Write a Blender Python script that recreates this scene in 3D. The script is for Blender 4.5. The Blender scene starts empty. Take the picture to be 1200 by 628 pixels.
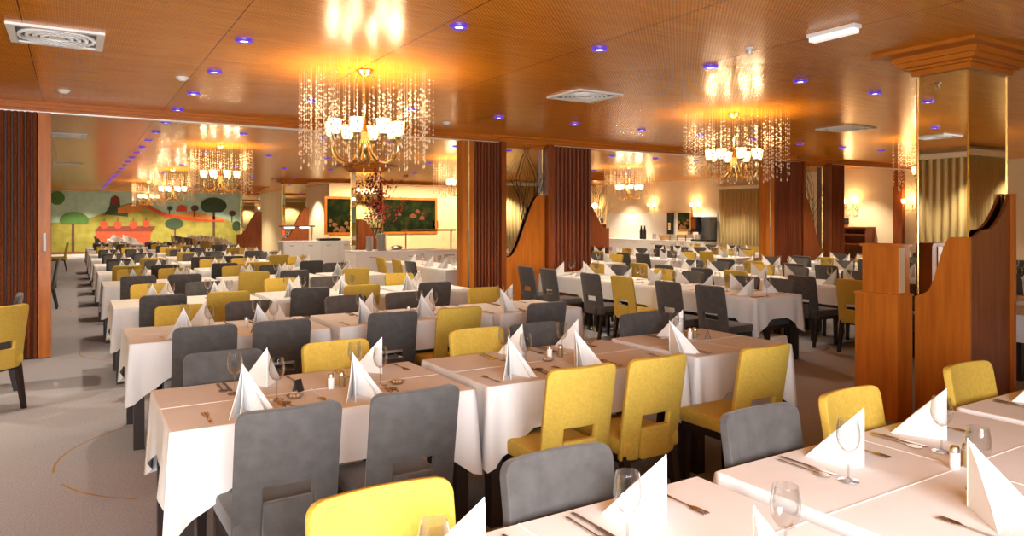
import bpy, bmesh, math, random
from mathutils import Vector, Matrix
random.seed(7)
PI = math.pi
SC = bpy.context.scene
COL = SC.collection
# ------------------------------------------------------------------ camera
EYE, F, HZ = 1.62, 833.0, 257.0
TH = math.radians(31.7)
ST, CT = math.sin(TH), math.cos(TH)
cam_d = bpy.data.cameras.new('camera'); cam = bpy.data.objects.new('camera', cam_d); COL.objects.link(cam)
cam.location = (0, 0, EYE); cam.rotation_euler = (PI/2, 0, -TH)
cam_d.sensor_width = 36; cam_d.lens = F/1200*36; cam_d.shift_y = -(314-HZ)/1200; cam_d.clip_start = .05
SC.camera = cam
vs = SC.view_settings; vs.view_transform = 'Standard'; vs.look = 'None'; vs.gamma = 1; vs.exposure = 0.95
try: vs.use_curve_mapping = False
except Exception: pass
SC.cycles.max_bounces = 7; SC.cycles.diffuse_bounces = 3; SC.cycles.glossy_bounces = 4
SC.cycles.transparent_max_bounces = 24; SC.cycles.transmission_bounces = 4
SC.cycles.caustics_reflective = False; SC.cycles.caustics_refractive = False
SC.cycles.sample_clamp_indirect = 4; SC.cycles.use_light_tree = True

def on_plane_y(px, py, Y):
    r = (px-600)/F; d = Y/(CT-r*ST)
    return d*(ST+r*CT), EYE-(py-HZ)*d/F
def on_plane_x(px, py, X):
    r = (px-600)/F; d = X/(ST+r*CT)
    return d*(CT-r*ST), EYE-(py-HZ)*d/F

# ------------------------------------------------------------------ materials
def mat(name, col=(.8,.8,.8), rough=.5, metal=0, **kw):
    m = bpy.data.materials.new(name); m.use_nodes = True
    b = m.node_tree.nodes['Principled BSDF']
    b.inputs['Base Color'].default_value = (*col, 1); b.inputs['Roughness'].default_value = rough
    b.inputs['Metallic'].default_value = metal
    for k, v in kw.items():
        b.inputs[k.replace('_', ' ')].default_value = v
    return m
def nodes(m): return m.node_tree.nodes, m.node_tree.links, m.node_tree.nodes['Principled BSDF']
def texco(m, scale=(1,1,1), kind='Object', rot=(0,0,0)):
    n, l, b = nodes(m)
    tc = n.new('ShaderNodeTexCoord'); mp = n.new('ShaderNodeMapping')
    mp.inputs['Scale'].default_value = scale; mp.inputs['Rotation'].default_value = rot
    l.new(tc.outputs[kind], mp.inputs['Vector']); return mp.outputs['Vector']
def ramp(m, fac, stops):
    n, l, b = nodes(m); r = n.new('ShaderNodeValToRGB'); e = r.color_ramp.elements
    while len(e) < len(stops): e.new(.5)
    for i, (p, c) in enumerate(stops): e[i].position = p; e[i].color = (*c, 1)
    l.new(fac, r.inputs['Fac']); return r.outputs['Color']
def noise(m, vec, scale, detail=3, rough=.5):
    n, l, b = nodes(m); t = n.new('ShaderNodeTexNoise')
    t.inputs['Scale'].default_value = scale; t.inputs['Detail'].default_value = detail; t.inputs['Roughness'].default_value = rough
    l.new(vec, t.inputs['Vector']); return t.outputs['Fac']
def bump(m, h, strength=.2, dist=.01):
    n, l, b = nodes(m); t = n.new('ShaderNodeBump'); t.inputs['Strength'].default_value = strength
    t.inputs['Distance'].default_value = dist; l.new(h, t.inputs['Height']); l.new(t.outputs['Normal'], b.inputs['Normal'])
def noisy(m, c1, c2, scale, vscale=(1,1,1), bmp=0, kind='Object', detail=3):
    v = texco(m, vscale, kind); f = noise(m, v, scale, detail)
    n, l, b = nodes(m)
    l.new(ramp(m, f, [(.3, c1), (.7, c2)]), b.inputs['Base Color'])
    if bmp: bump(m, f, bmp)
    return m
def math_node(m, op, a, bb=None):
    n, l, b = nodes(m); t = n.new('ShaderNodeMath'); t.operation = op
    for i, v in enumerate((a, bb)):
        if v is None: continue
        if isinstance(v, (int, float)): t.inputs[i].default_value = v
        else: l.new(v, t.inputs[i])
    return t.outputs[0]

M = {}
M['grey'] = noisy(mat('grey_velvet', rough=.85, Sheen_Weight=.25, Sheen_Roughness=.45), (.056,.052,.050), (.081,.076,.073), 18, bmp=.15)
M['yellow'] = noisy(mat('yellow_weave', rough=.85), (.50,.335,.045), (.59,.40,.06), 60, bmp=.2)
M['wenge'] = noisy(mat('wenge', rough=.4), (.014,.008,.007), (.03,.016,.012), 6, (1,1,.1))
M['cloth'] = noisy(mat('white_cloth', rough=.9), (.74,.73,.725), (.79,.78,.775), 4)
M['napkin'] = noisy(mat('white_napkin', rough=.9), (.86,.86,.85), (.9,.9,.89), 30)
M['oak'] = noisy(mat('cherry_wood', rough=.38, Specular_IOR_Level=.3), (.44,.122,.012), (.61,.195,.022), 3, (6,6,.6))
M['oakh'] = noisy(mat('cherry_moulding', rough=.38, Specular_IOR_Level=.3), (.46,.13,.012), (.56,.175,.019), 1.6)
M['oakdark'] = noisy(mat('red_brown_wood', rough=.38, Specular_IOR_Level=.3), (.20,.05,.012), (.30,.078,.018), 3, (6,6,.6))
M['pleat'] = noisy(mat('dark_pleat_veneer', rough=.5, Specular_IOR_Level=.25), (.14,.034,.011), (.25,.062,.018), 3, (10,10,.4))
M['pleatgrey'] = mat('pleat_hinge_strip', (.07,.028,.014), .6)
M['mirror'] = mat('mirror_glass', (.93,.92,.86), .015, 1)
M['brass'] = mat('brass', (.85,.60,.22), .22, 1)
M['steel'] = mat('steel', (.75,.73,.70), .25, 1)
M['dullsteel'] = mat('brushed_handle', (.35,.34,.33), .5, .8)
M['cutlery'] = mat('cutlery_steel', (.62,.50,.40), .22, 1)
M['white'] = mat('white_lacquer', (.82,.80,.76), .35)
M['whiteplastic'] = mat('white_plastic', (.85,.85,.84), .4)
M['black'] = mat('black_plastic', (.015,.014,.014), .35)
M['darkgrey'] = mat('dark_grey_metal', (.12,.12,.125), .4, .5)
M['china'] = mat('white_china', (.85,.84,.8), .2)
M['wall'] = noisy(mat('cream_wall_paint', rough=.8), (.80,.66,.42), (.84,.70,.46), 2)
M['cream'] = mat('pale_laminate', (.70,.54,.33), .35)
M['tan'] = mat('basket_tan', (.50,.30,.14), .7)
M['salt'] = mat('salt', (.9,.9,.88), .6)
M['pepper'] = mat('pepper', (.30,.2,.09), .7)
M['twig'] = mat('dry_twig', (.05,.025,.014), .8)
M['redleaf'] = mat('red_petal', (.35,.03,.02), .7)
M['tracksilver'] = mat('track_aluminium', (.85,.80,.74), .35, .3)
M['emerg'] = mat('emergency_diffuser', (.9,.9,.88), .4, Emission_Color=(1,.96,.88,1), Emission_Strength=.35)
M['shade'] = mat('lamp_shade_glass', (.95,.85,.6), .4, Emission_Strength=1.25)
def _shade():
    n, l, b = nodes(M['shade']); lw = n.new('ShaderNodeLayerWeight'); lw.inputs['Blend'].default_value = .45
    l.new(ramp(M['shade'], lw.outputs['Facing'], [(.1, (1,.90,.62)), (.75, (1,.62,.16))]), b.inputs['Emission Color'])
M['candle'] = mat('candle_shade', (.95,.85,.6), .5, Emission_Color=(1,.72,.34,1), Emission_Strength=1.5)
M['violet'] = mat('violet_ring_light', (.05,.02,.2), .3, Emission_Color=(.16,.05,.75,1), Emission_Strength=.3)
M['spotlens'] = mat('spot_lens', (.9,.9,.9), .3, Emission_Color=(1,.93,1,1), Emission_Strength=3.5)
M['heat'] = mat('heat_lamp_face', (.9,.9,.9), .3, Emission_Color=(1,.9,.75,1), Emission_Strength=3)
M['bead'] = mat('crystal_bead', (.92,.74,.50), .2, .0)
M['thread'] = mat('crystal_thread', (.8,.6,.35), .4)
M['curtain'] = noisy(mat('gold_curtain', rough=.8), (.52,.39,.16), (.64,.49,.22), 3, (20,20,.3))
M['sky_light'] = mat('sky_beyond', (.7,.8,.9), .8)
def thin_glass(name, tint, k):
    m = bpy.data.materials.new(name); m.use_nodes = True; n = m.node_tree.nodes; l = m.node_tree.links
    n.clear(); o = n.new('ShaderNodeOutputMaterial'); mx = n.new('ShaderNodeMixShader'); t = n.new('ShaderNodeBsdfTransparent'); g = n.new('ShaderNodeBsdfGlossy')
    t.inputs['Color'].default_value = (*tint, 1); g.inputs['Roughness'].default_value = .03
    lw = n.new('ShaderNodeLayerWeight'); lw.inputs['Blend'].default_value = k
    l.new(lw.outputs['Facing'], mx.inputs[0]); l.new(t.outputs[0], mx.inputs[1]); l.new(g.outputs[0], mx.inputs[2]); l.new(mx.outputs[0], o.inputs[0])
    return m
_shade()
M['glass'] = thin_glass('clear_glass', (.88,.88,.88), .38)
M['pane'] = thin_glass('window_pane', (.97,.97,.97), .08)

def ceiling_mat():
    m = mat('perforated_wood_ceiling', (.5,.2,.04), .23, .0)
    n, l, b = nodes(m)
    v = texco(m)
    sep = n.new('ShaderNodeSeparateXYZ'); l.new(v, sep.inputs[0])
    pitch = .032
    sx = math_node(m, 'SINE', math_node(m, 'MULTIPLY', sep.outputs[0], 2*PI/pitch))
    sy = math_node(m, 'SINE', math_node(m, 'MULTIPLY', sep.outputs[1], 2*PI/pitch))
    dots = math_node(m, 'GREATER_THAN', math_node(m, 'MULTIPLY', sx, sy), .42)
    v2 = texco(m, (1.0, 14, 1)); g = noise(m, v2, 2.2, 4)
    base = ramp(m, g, [(.3, (.62,.205,.010)), (.7, (.80,.30,.020))])
    mix = n.new('ShaderNodeMix'); mix.data_type = 'RGBA'
    l.new(dots, mix.inputs['Factor']); l.new(base, mix.inputs['A']); mix.inputs['B'].default_value = (.26,.08,.008,1)
    # narrow joints between the panels
    jx = math_node(m, 'LESS_THAN', math_node(m, 'FRACT', math_node(m, 'DIVIDE', math_node(m, 'ADD', sep.outputs[0], 40.3), 1.25)), .006)
    mix2 = n.new('ShaderNodeMix'); mix2.data_type = 'RGBA'; l.new(jx, mix2.inputs['Factor'])
    l.new(mix.outputs['Result'], mix2.inputs['A']); mix2.inputs['B'].default_value = (.07,.018,.003,1)
    l.new(mix2.outputs['Result'], b.inputs['Base Color'])
    b.inputs['Metallic'].default_value = .05; b.inputs['Specular IOR Level'].default_value = .24; b.inputs['Specular Tint'].default_value = (1,.56,.16,1)
    return m
M['ceiling'] = ceiling_mat()
def carpet_mat():
    m = mat('carpet', rough=.95)
    n, l, b = nodes(m); v = texco(m)
    f = noise(m, v, 90, 3); f2 = noise(m, v, 1.2, 2)
    c1 = ramp(m, f, [(.3, (.27,.275,.32)), (.7, (.40,.405,.455))])
    # thin yellow arcs woven into the carpet
    vor = n.new('ShaderNodeTexVoronoi'); vor.inputs['Scale'].default_value = .42; l.new(v, vor.inputs['Vector'])
    d = math_node(m, 'ABSOLUTE', math_node(m, 'SUBTRACT', vor.outputs['Distance'], .43))
    line = math_node(m, 'LESS_THAN', d, .0028)
    msk = math_node(m, 'GREATER_THAN', noise(m, v, .8, 0), .47)
    line = math_node(m, 'MULTIPLY', line, msk)
    mx = n.new('ShaderNodeMix'); mx.data_type = 'RGBA'; l.new(line, mx.inputs['Factor']); l.new(c1, mx.inputs['A']); mx.inputs['B'].default_value = (.36,.20,.045,1)
    l.new(mx.outputs['Result'], b.inputs['Base Color'])
    bump(m, f, .3, .006); return m
M['carpet'] = carpet_mat()
def canvas_mat(name, cols, scale):
    m = mat(name, rough=.85, Specular_IOR_Level=.1); v = texco(m, (1,1,1)); f = noise(m, v, scale, 5, .6); n, l, b = nodes(m)
    l.new(ramp(m, f, cols), b.inputs['Base Color']); return m
M['canvas'] = canvas_mat('oil_canvas', [(.30,(.003,.006,.003)), (.48,(.006,.014,.004)), (.60,(.02,.025,.006)), (.68,(.06,.018,.006)), (.78,(.11,.05,.015))], 2.6)
def flat(name, c, c2=None): 
    c2 = c2 or tuple(min(1, x*1.25+.01) for x in c)
    return noisy(mat(name, rough=.7), c, c2, 3)
M['m_sky'] = flat('mural_sky', (.30,.50,.42), (.44,.60,.46))
M['m_hill'] = flat('mural_olive', (.20,.19,.022), (.34,.29,.05))
M['m_green'] = flat('mural_green', (.05,.14,.02))
M['m_dark'] = flat('mural_dark_green', (.02,.045,.015))
M['m_brown'] = flat('mural_trunk', (.07,.025,.012))
M['m_red'] = flat('mural_red', (.48,.045,.010))
M['m_maroon'] = flat('mural_maroon', (.14,.02,.01))
M['m_orange'] = flat('mural_orange', (.48,.17,.02))

# ------------------------------------------------------------------ mesh helpers
class MB:
    def __init__(s): s.bm = bmesh.new()
    def box(s, x0, x1, y0, y1, z0, z1, bev=0):
        r = bmesh.ops.create_cube(s.bm, size=1)
        for v in r['verts']:
            v.co = ((x0+x1)/2+v.co.x*(x1-x0), (y0+y1)/2+v.co.y*(y1-y0), (z0+z1)/2+v.co.z*(z1-z0))
        if bev:
            es = list({e for v in r['verts'] for e in v.link_edges})
            bmesh.ops.bevel(s.bm, geom=es, offset=bev, segments=2, affect='EDGES', profile=.6)
        return s
    def bar(s, p0, p1, w0, w1=None, d=None):
        """square tapered bar between two points"""
        w1 = w1 or w0; p0 = Vector(p0); p1 = Vector(p1); a = (p1-p0).normalized()
        u = a.cross(Vector((0,1,0)) if abs(a.y) < .9 else Vector((1,0,0))).normalized(); v = a.cross(u)
        q = []
        for p, w in ((p0, w0), (p1, w1)):
            q.append([s.bm.verts.new(p+u*sx*w/2+v*sy*w/2) for sx, sy in ((-1,-1),(1,-1),(1,1),(-1,1))])
        for i in range(4): s.bm.faces.new((q[0][i], q[0][(i+1)%4], q[1][(i+1)%4], q[1][i]))
        s.bm.faces.new(q[0][::-1]); s.bm.faces.new(q[1]); return s
    def lathe(s, prof, seg=16, c=(0,0,0)):
        rings = []
        for r, z in prof:
            if r < 1e-5: rings.append([s.bm.verts.new((c[0], c[1], c[2]+z))])
            else: rings.append([s.bm.verts.new((c[0]+r*math.cos(2*PI*i/seg), c[1]+r*math.sin(2*PI*i/seg), c[2]+z)) for i in range(seg)])
        for a, b in zip(rings, rings[1:]):
            for i in range(seg):
                j = (i+1) % seg
                if len(a) == 1 and len(b) == 1: continue
                if len(a) == 1: s.bm.faces.new((a[0], b[j], b[i]))
                elif len(b) == 1: s.bm.faces.new((a[i], a[j], b[0]))
                else: s.bm.faces.new((a[i], a[j], b[j], b[i]))
        return s
    def tube(s, pts, rad, seg=6):
        pts = [Vector(p) for p in pts]; n = len(pts); rings = []
        rad = rad if isinstance(rad, (list, tuple)) else [rad]*n
        up = Vector((.3,.2,.93))
        for i, p in enumerate(pts):
            t = (pts[min(i+1, n-1)]-pts[max(i-1, 0)]).normalized()
            u = t.cross(up)
            if u.length < .05: u = t.cross(Vector((1,0,0)))
            u.normalize(); v = t.cross(u)
            rings.append([s.bm.verts.new(p+(u*math.cos(2*PI*k/seg)+v*math.sin(2*PI*k/seg))*rad[i]) for k in range(seg)])
        for a, b in zip(rings, rings[1:]):
            for i in range(seg): s.bm.faces.new((a[i], a[(i+1)%seg], b[(i+1)%seg], b[i]))
        s.bm.faces.new(rings[0][::-1]); s.bm.faces.new(rings[-1]); return s
    def prism(s, poly, axis, a, b):
        """extrude a polygon given in the two other axes between a and b along axis"""
        def P(p, t): return {'x': (t, p[0], p[1]), 'y': (p[0], t, p[1]), 'z': (p[0], p[1], t)}[axis]
        A = [s.bm.verts.new(P(p, a)) for p in poly]; B = [s.bm.verts.new(P(p, b)) for p in poly]
        n = len(poly)
        for i in range(n): s.bm.faces.new((A[i], A[(i+1)%n], B[(i+1)%n], B[i]))
        s.bm.faces.new(A[::-1]); s.bm.faces.new(B); return s
    def mesh(s, name, material, smooth=False, tri=False):
        bmesh.ops.recalc_face_normals(s.bm, faces=s.bm.faces)
        me = bpy.data.meshes.new(name)
        if smooth:
            for f in s.bm.faces: f.smooth = True
        s.bm.to_mesh(me); s.bm.free(); me.materials.append(material)
        if smooth: 
            try: me.set_sharp_from_angle(angle=math.radians(40))
            except Exception: pass
        return me
    def build(s, name, material, parent=None, smooth=False, loc=None):
        o = bpy.data.objects.new(name, s.mesh(name, material, smooth)); COL.objects.link(o)
        if parent: o.parent = parent
        if loc: o.location = loc
        return o
def put(name, me, parent=None, loc=(0,0,0), rz=0):
    o = bpy.data.objects.new(name, me); COL.objects.link(o); o.location = loc; o.rotation_euler.z = rz
    if parent: o.parent = parent
    return o
def tag(o, label, cat, group=None, kind=None):
    o['label'] = label; o['category'] = cat
    if group: o['group'] = group
    if kind: o['kind'] = kind
    return o
def thing(name, label, cat, loc=(0,0,0), rz=0, group=None):
    o = bpy.data.objects.new(name, None); COL.objects.link(o); o.empty_display_size = .1
    o.location = loc; o.rotation_euler.z = rz
    return tag(o, label, cat, group)
def copy_tree(o, parent=None):
    c = o.copy(); COL.objects.link(c)
    if parent: c.parent = parent
    for ch in [x for x in ALLCH(o)]: copy_tree(ch, c)
    return c
def ALLCH(o): return KIDS.get(o.name) or [x for x in o.children]
KIDS = {}
def baked(o):
    dg = bpy.context.evaluated_depsgraph_get(); dg.update()
    me = bpy.data.meshes.new_from_object(o.evaluated_get(dg)); nm = o.name.split('.')[0]
    o.modifiers.clear(); o.data = me; me.name = nm; return o
def struct(o): o['kind'] = 'structure'; return o
def seg_label(n): return ['first','second','third','fourth','fifth','sixth','seventh','eighth','ninth','tenth','eleventh','twelfth','thirteenth','fourteenth','fifteenth','sixteenth','seventeenth','eighteenth','nineteenth','twentieth'][n]

# ------------------------------------------------------------------ room
CH = 2.98
XL, XR, YB, YM = -2.5, 18.0, -1.0, 39.0
struct(MB().box(XL, XR, YB, YM, -.1, 0).build('floor', M['carpet']))
struct(MB().box(XL, XR, YB, YM, CH, CH+.1).build('ceiling', M['ceiling']))
struct(MB().box(XL-.15, XL, YB-.15, YM+.15, 0, CH).build('wall_left', M['wall']))
struct(MB().box(XR, XR+.15, YB-.15, 27.15, 0, CH).build('wall_right', M['wall']))
struct(MB().box(XL, 8.4, YM, YM+.15, 0, CH).build('wall_far', M['wall']))
struct(MB().box(8.4, XR, 27, 27.15, 0, CH).build('wall_buffet', M['wall']))
struct(MB().box(8.4, 8.55, 27.15, YM+.15, 0, CH).build('wall_recess', M['wall']))
# wall behind the camera; its window is made up to admit frontal fill
WX0, WX1, WZ0, WZ1 = -2.3, 1.9, .9, 2.15
w = MB(); w.box(XL, WX0, YB-.15, YB, 0, CH); w.box(WX1, XR, YB-.15, YB, 0, CH); w.box(WX0, WX1, YB-.15, YB, 0, WZ0); w.box(WX0, WX1, YB-.15, YB, WZ1, CH)
struct(w.build('wall_back', M['wall']))
w = MB()
for a, b_, c, d_ in ((WX0, WX1, WZ0, WZ0+.06), (WX0, WX1, WZ1-.06, WZ1), (WX0, WX0+.06, WZ0+.06, WZ1-.06), (WX1-.06, WX1, WZ0+.06, WZ1-.06), (-.23,-.17,WZ0+.06,WZ1-.06)):
    w.box(a, b_, YB-.11, YB-.04, c, d_)
win = struct(w.build('added_window_1', M['whiteplastic']))
MB().box(WX0+.06, -.23, YB-.08, YB-.075, WZ0+.06, WZ1-.06).build('added_window_glass', M['pane'], win)
MB().box(-.17, WX1-.06, YB-.08, YB-.075, WZ0+.06, WZ1-.06).build('added_window_glass', M['pane'], win)
# baseboards
struct(MB().box(XL, 8.4, YM-.04, YM, 0, .1).build('baseboard_far', M['oakdark']))
struct(MB().box(XR-.02, XR, YB, 14.4, 0, .1).build('baseboard_right', M['oakdark']))
# ceiling rail of the folding partition, with a metal track under it
def rail(n, Y, x0, x1, lip=True):
    r = MB(); r.box(x0, x1, Y-.10, Y+.10, CH-.07, CH); r.box(x0, x1, Y-.13, Y-.10, CH-.03, CH); r.box(x0, x1, Y-.06, Y+.06, CH-.10, CH-.07)
    t = struct(r.build('trim_%d' % n, M['oakh']))
    if lip:
        k = MB(); k.box(x0, x1, Y-.045, Y+.045, CH-.115, CH-.10); k.build('track', M['tracksilver'], t)
rail(1, 10.0, XL, XR); rail(2, 24.0, 6.75, XR, False)
struct(MB().box(XR-.14, XR, 10.12, 10.36, 0, CH-.1).build('trim_3', M['oakdark']))

# ------------------------------------------------------------------ columns with mirrors, planters
def cornice(x0, x1, y0, y1, parent):
    c = MB()
    for dx, dy, z0, z1 in ((.32,.20,CH-.03,CH), (.15,.13,CH-.075,CH-.03), (.12,.10,CH-.115,CH-.075), (.07,.06,CH-.135,CH-.115), (.03,.03,CH-.18,CH-.135)):
        c.box(x0-dx, x1+dx, y0-dy, y1+dy, z0, z1)
    c.build('cornice', M['oakh'], parent)
def column(x0, y0, label, wx=.70, wy=.40):
    t = thing('mirror_column', label, 'column', (x0+wx/2, y0+wy/2, 0))
    a, b_, c, d_ = -wx/2, wx/2, -wy/2, wy/2
    MB().box(a+.012, b_-.012, c+.012, d_-.012, 0, CH-.14).build('core', M['oak'], t)
    for nm, bx in (('mirror_panel', (a+.008, b_-.008, c, c+.010)), ('mirror_panel', (a, a+.010, c+.010, d_-.008)), ('mirror_panel', (b_-.010, b_, c+.010, d_-.008))):
        MB().box(*bx, .45, CH-.18).build(nm, M['mirror'], t)
    e = MB()
    for sx in (a, b_):
        e.box(sx-.006, sx+.006, c-.006, c+.006, .45, CH-.18)
    e.box(a-.006, a+.006, d_-.012, d_, .45, CH-.18)
    e.build('brass_edge', M['brass'], t)
    cornice(a, b_, c, d_, t)
    return t
column(5.95, 2.85, 'mirror-clad column with stepped wooden cornice rising behind the wavy wood planter', .62)
column(6.02, 10.02, 'narrow mirror column standing between two dark folded partition stacks', .78)
column(5.96, 17.0, 'mirror column rising behind the white buffet counter with plate stack')
column(5.98, 24.0, 'mirror column behind the counter with glowing heat lamps')
column(6.0, 31.0, 'distant mirror column beside the painted mural wall')
column(13.68, 10.02, 'mirror column set in the dark folded partition nearer the curtained wall', .78)
column(13.2, 17.0, 'mirror column wrapped by red-brown planter before the sconce-lit cream wall')

def wave(x0, x1, zl, zh, n=16, flip=False):
    """top edge of a planter panel: low shelf, S curve, high end"""
    pts = []
    for i in range(n+1):
        t = i/n
        k = 0 if t < .12 else (1 if t > .88 else (t-.12)/.76)
        z = zl+(zh-zl)*(k*k*(3-2*k))
        pts.append((x0+(x1-x0)*t, z))
    if flip: pts = [(x0+x1-x, z) for x, z in pts][::-1]
    return [(x0, 0)]+pts+[(x1, 0)]
def planter(x0, x1, y0, y1, zl, zh, label, flip=False, m='oak', side_z=None):
    t = thing('wooden_planter', label, 'planter', ((x0+x1)/2, (y0+y1)/2, 0))
    a, b_, c, d_ = x0-(x0+x1)/2, x1-(x0+x1)/2, y0-(y0+y1)/2, y1-(y0+y1)/2
    MB().prism(wave(a, b_, zl, zh, flip=flip), 'y', c, c+.03).build('wavy_panel', M[m], t)
    s1, s2 = (zl, zh) if not flip else (zh, zl)
    MB().box(a, a+.03, c+.03, d_, 0, s1).build('side_panel', M[m], t)
    MB().box(b_-.03, b_, c+.03, d_, 0, s2).build('side_panel', M[m], t)
    MB().box(a+.03, b_-.03, c+.03, d_, .55, .60).build('soil_shelf', M['oakdark'], t)
    return t
planter(6.0, 6.80, 9.95, 10.008, 1.0, 2.03, 'cherry wood planter with wave-cut top before the narrow partition mirror')
planter(13.68, 14.45, 9.95, 10.008, .95, 2.1, 'dark wood planter with wave-cut top between partition stacks near the sconce wall', True, 'oakdark')
planter(12.95, 13.95, 16.93, 16.985, 1.35, 2.15, 'red-brown wave-topped planter before the column of the serving room', True, 'oakdark')
planter(5.96, 6.66, 16.80, 16.985, 1.0, 1.62, 'red-brown planter standing behind the white buffet counter', True, 'oakdark')
planter(5.75, 6.75, 30.93, 30.985, 1.0, 1.95, 'distant red-brown planter with wave-cut top in front of the mural', False, 'oakdark')
planter(5.9, 6.75, 23.93, 23.985, 1.0, 2.0, 'wave-topped wood planter behind the heat-lamp counter', False, 'oakdark')
# planter of the big column on the right: two wavy panels meeting at a corner, boxes and an end post
t = thing('wooden_planter', 'large cherry wood planter with wave-cut sides wrapped around the big mirror column', 'planter', (5.95, 2.9, 0))
def rel(x, y): return x-5.95, y-2.9
pl = [(3.217-2.9, 0), (3.217-2.9, .99), (3.13-2.9, 1.03)]
for i in range(9):
    k = i/8; pl.append((3.13-2.9-(3.13-2.94)*k, 1.03+.45*(k*k*(3-2*k))))
pl += [(2.80-2.9, 1.48), (2.80-2.9, 0)]
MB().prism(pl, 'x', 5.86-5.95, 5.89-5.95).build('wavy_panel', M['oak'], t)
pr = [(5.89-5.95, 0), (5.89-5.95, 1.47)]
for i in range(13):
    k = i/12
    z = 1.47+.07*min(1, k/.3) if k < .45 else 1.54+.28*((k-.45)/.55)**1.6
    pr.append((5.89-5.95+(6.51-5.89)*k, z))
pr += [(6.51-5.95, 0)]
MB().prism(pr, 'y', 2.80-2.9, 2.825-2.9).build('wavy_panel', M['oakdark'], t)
MB().box(6.51-5.95, 6.56-5.95, 2.775-2.9, 2.84-2.9, 0, 1.83, .004).build('end_post', M['oak'], t)
t = thing('wooden_stand', 'stepped cherry wood stand with pale side panel beside the wavy planter', 'stand', (5.75, 3.4, 0))
MB().box(-.17,.045,-.20,.16, 0, 1.0).build('lower_box', M['oak'], t)
MB().box(-.18,.05,-.21,.17, 1.0, 1.018).build('lower_top', M['oak'], t)
MB().box(-.13,.03,-.185,.12, 1.018, 1.40).build('upper_box', M['oak'], t)
MB().box(-.125,-.05,-.192,-.185, 1.03, 1.39).build('pale_panel', M['cream'], t)
MB().box(-.145,.045,-.20,.135, 1.40, 1.42).build('upper_top', M['oak'], t)

# dry branches in the planters
def branches(x, y, z, h, n, label, leaf=None, spread=.25):
    t = thing('dry_branch_arrangement', label, 'branches', (x, y, z))
    rnd = random.Random(int(x*100+y*7))
    def grow(p, d, L, r, depth):
        pts = [p]; rr = [r]; q = p.copy()
        for i in range(5):
            d2 = (d+Vector((rnd.uniform(-.25,.25), rnd.uniform(-.1,.1), rnd.uniform(-.05,.2)))).normalized()
            q = q+d2*L/5; pts.append(q.copy()); rr.append(r*(1-.13*(i+1)))
            if depth > 0 and i >= 1:
                dd = (d2+Vector((rnd.choice((-1,1))*rnd.uniform(.4,.9), rnd.uniform(-.15,.15), .2))).normalized()
                grow(q.copy(), dd, L*.45, r*.5, depth-1)
        b.tube(pts, rr, 5); tips.append(q)
    tips = []
    for k in range(n):
        b = MB(); grow(Vector((0,0,0)), Vector((rnd.uniform(-spread,spread), 0, 1)).normalized(), h, .016, 2)
        b.build('branch', M['twig'], t)
    t.scale.y = .06
    if leaf:
        for q in tips:
            lf = MB()
            for i in range(3):
                c = q+Vector((rnd.uniform(-.06,.06), rnd.uniform(-.06,.06), rnd.uniform(-.08,.05)))
                bmesh.ops.create_icosphere(lf.bm, subdivisions=1, radius=rnd.uniform(.018,.035), matrix=Matrix.Translation(c))
            lf.build('blossom', leaf, t)
branches(6.5, 9.975, .60, 1.75, 2, 'bare twisted branches standing before the narrow partition mirror')
branches(14.2, 9.975, .60, 1.8, 2, 'bare twisted branch in the dark wave-topped planter')
branches(13.45, 16.955, .60, 1.75, 3, 'cluster of bare branches in the serving room planter', spread=.35)
branches(6.4, 16.86, .60, 1.4, 3, 'reddish flowering branches behind the white buffet counter', M['redleaf'], .45)

# ------------------------------------------------------------------ folding partition stacks
def partition(x0, x1, label, jamb=None, ends=None, pitch=.062, Y=10.0, strip=True):
    t = thing('folding_partition', label, 'partition', ((x0+x1)/2, Y, 0)); cx = (x0+x1)/2
    n = max(2, round((x1-x0)/pitch)); p = (x1-x0)/n
    b = MB(); g = MB()
    for i in range(n):
        a = x0-cx+i*p
        prof = [(a+p*.08, -.045), (a+p*.22, -.085), (a+p*.5, -.10), (a+p*.72, -.085), (a+p*.80, -.045), (a+p*.80, .09), (a+p*.08, .09)]
        b.prism(prof, 'z', .02, CH-.115)
        g.box(a-p*.2, a+p*.08, -.05, .07, .02, CH-.115)
    b.build('pleat', M['pleat'], t); g.build('hinge_strip', M['pleatgrey'], t)
    if jamb:
        MB().box(jamb[0]-cx, jamb[1]-cx, -.09, .09, .01, CH-.115).build('leading_post', M['oak'], t)
        c = (jamb[0]*.5+jamb[1]*.5)-cx
        if strip: MB().box(c-.016, c+.016, -.10, -.09, .01, CH-.115).build('metal_strip', M['steel'], t)
        MB().box(c-.014, c+.014, -.112, -.09, 1.25, 1.46).build('handle', M['dullsteel'], t)
    if ends: MB().box(ends[0]-cx, ends[1]-cx, -.13, .12, .01, CH-.10).build('fixed_post', M['oakdark'], t)
partition(-1.9, -.34, 'dark pleated partition folded against the wall beside the aisle', (-.34, -.22), strip=False)
partition(5.42, 5.90, 'folded partition stack with steel-striped post beside the wave-topped planter', (5.20, 5.42), (5.90, 5.99))
partition(6.93, 7.78, 'wide folded partition stack behind the grey chairs of the lengthwise tables', None, (6.82, 6.93), .085)
partition(12.66, 13.58, 'folded partition stack with steel-striped post near the curtained window', (12.40, 12.66), (13.58, 13.66))
partition(14.60, 15.15, 'dark folded partition stack beside the cream wall with sconces', None, (14.48, 14.60), .085)

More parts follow.
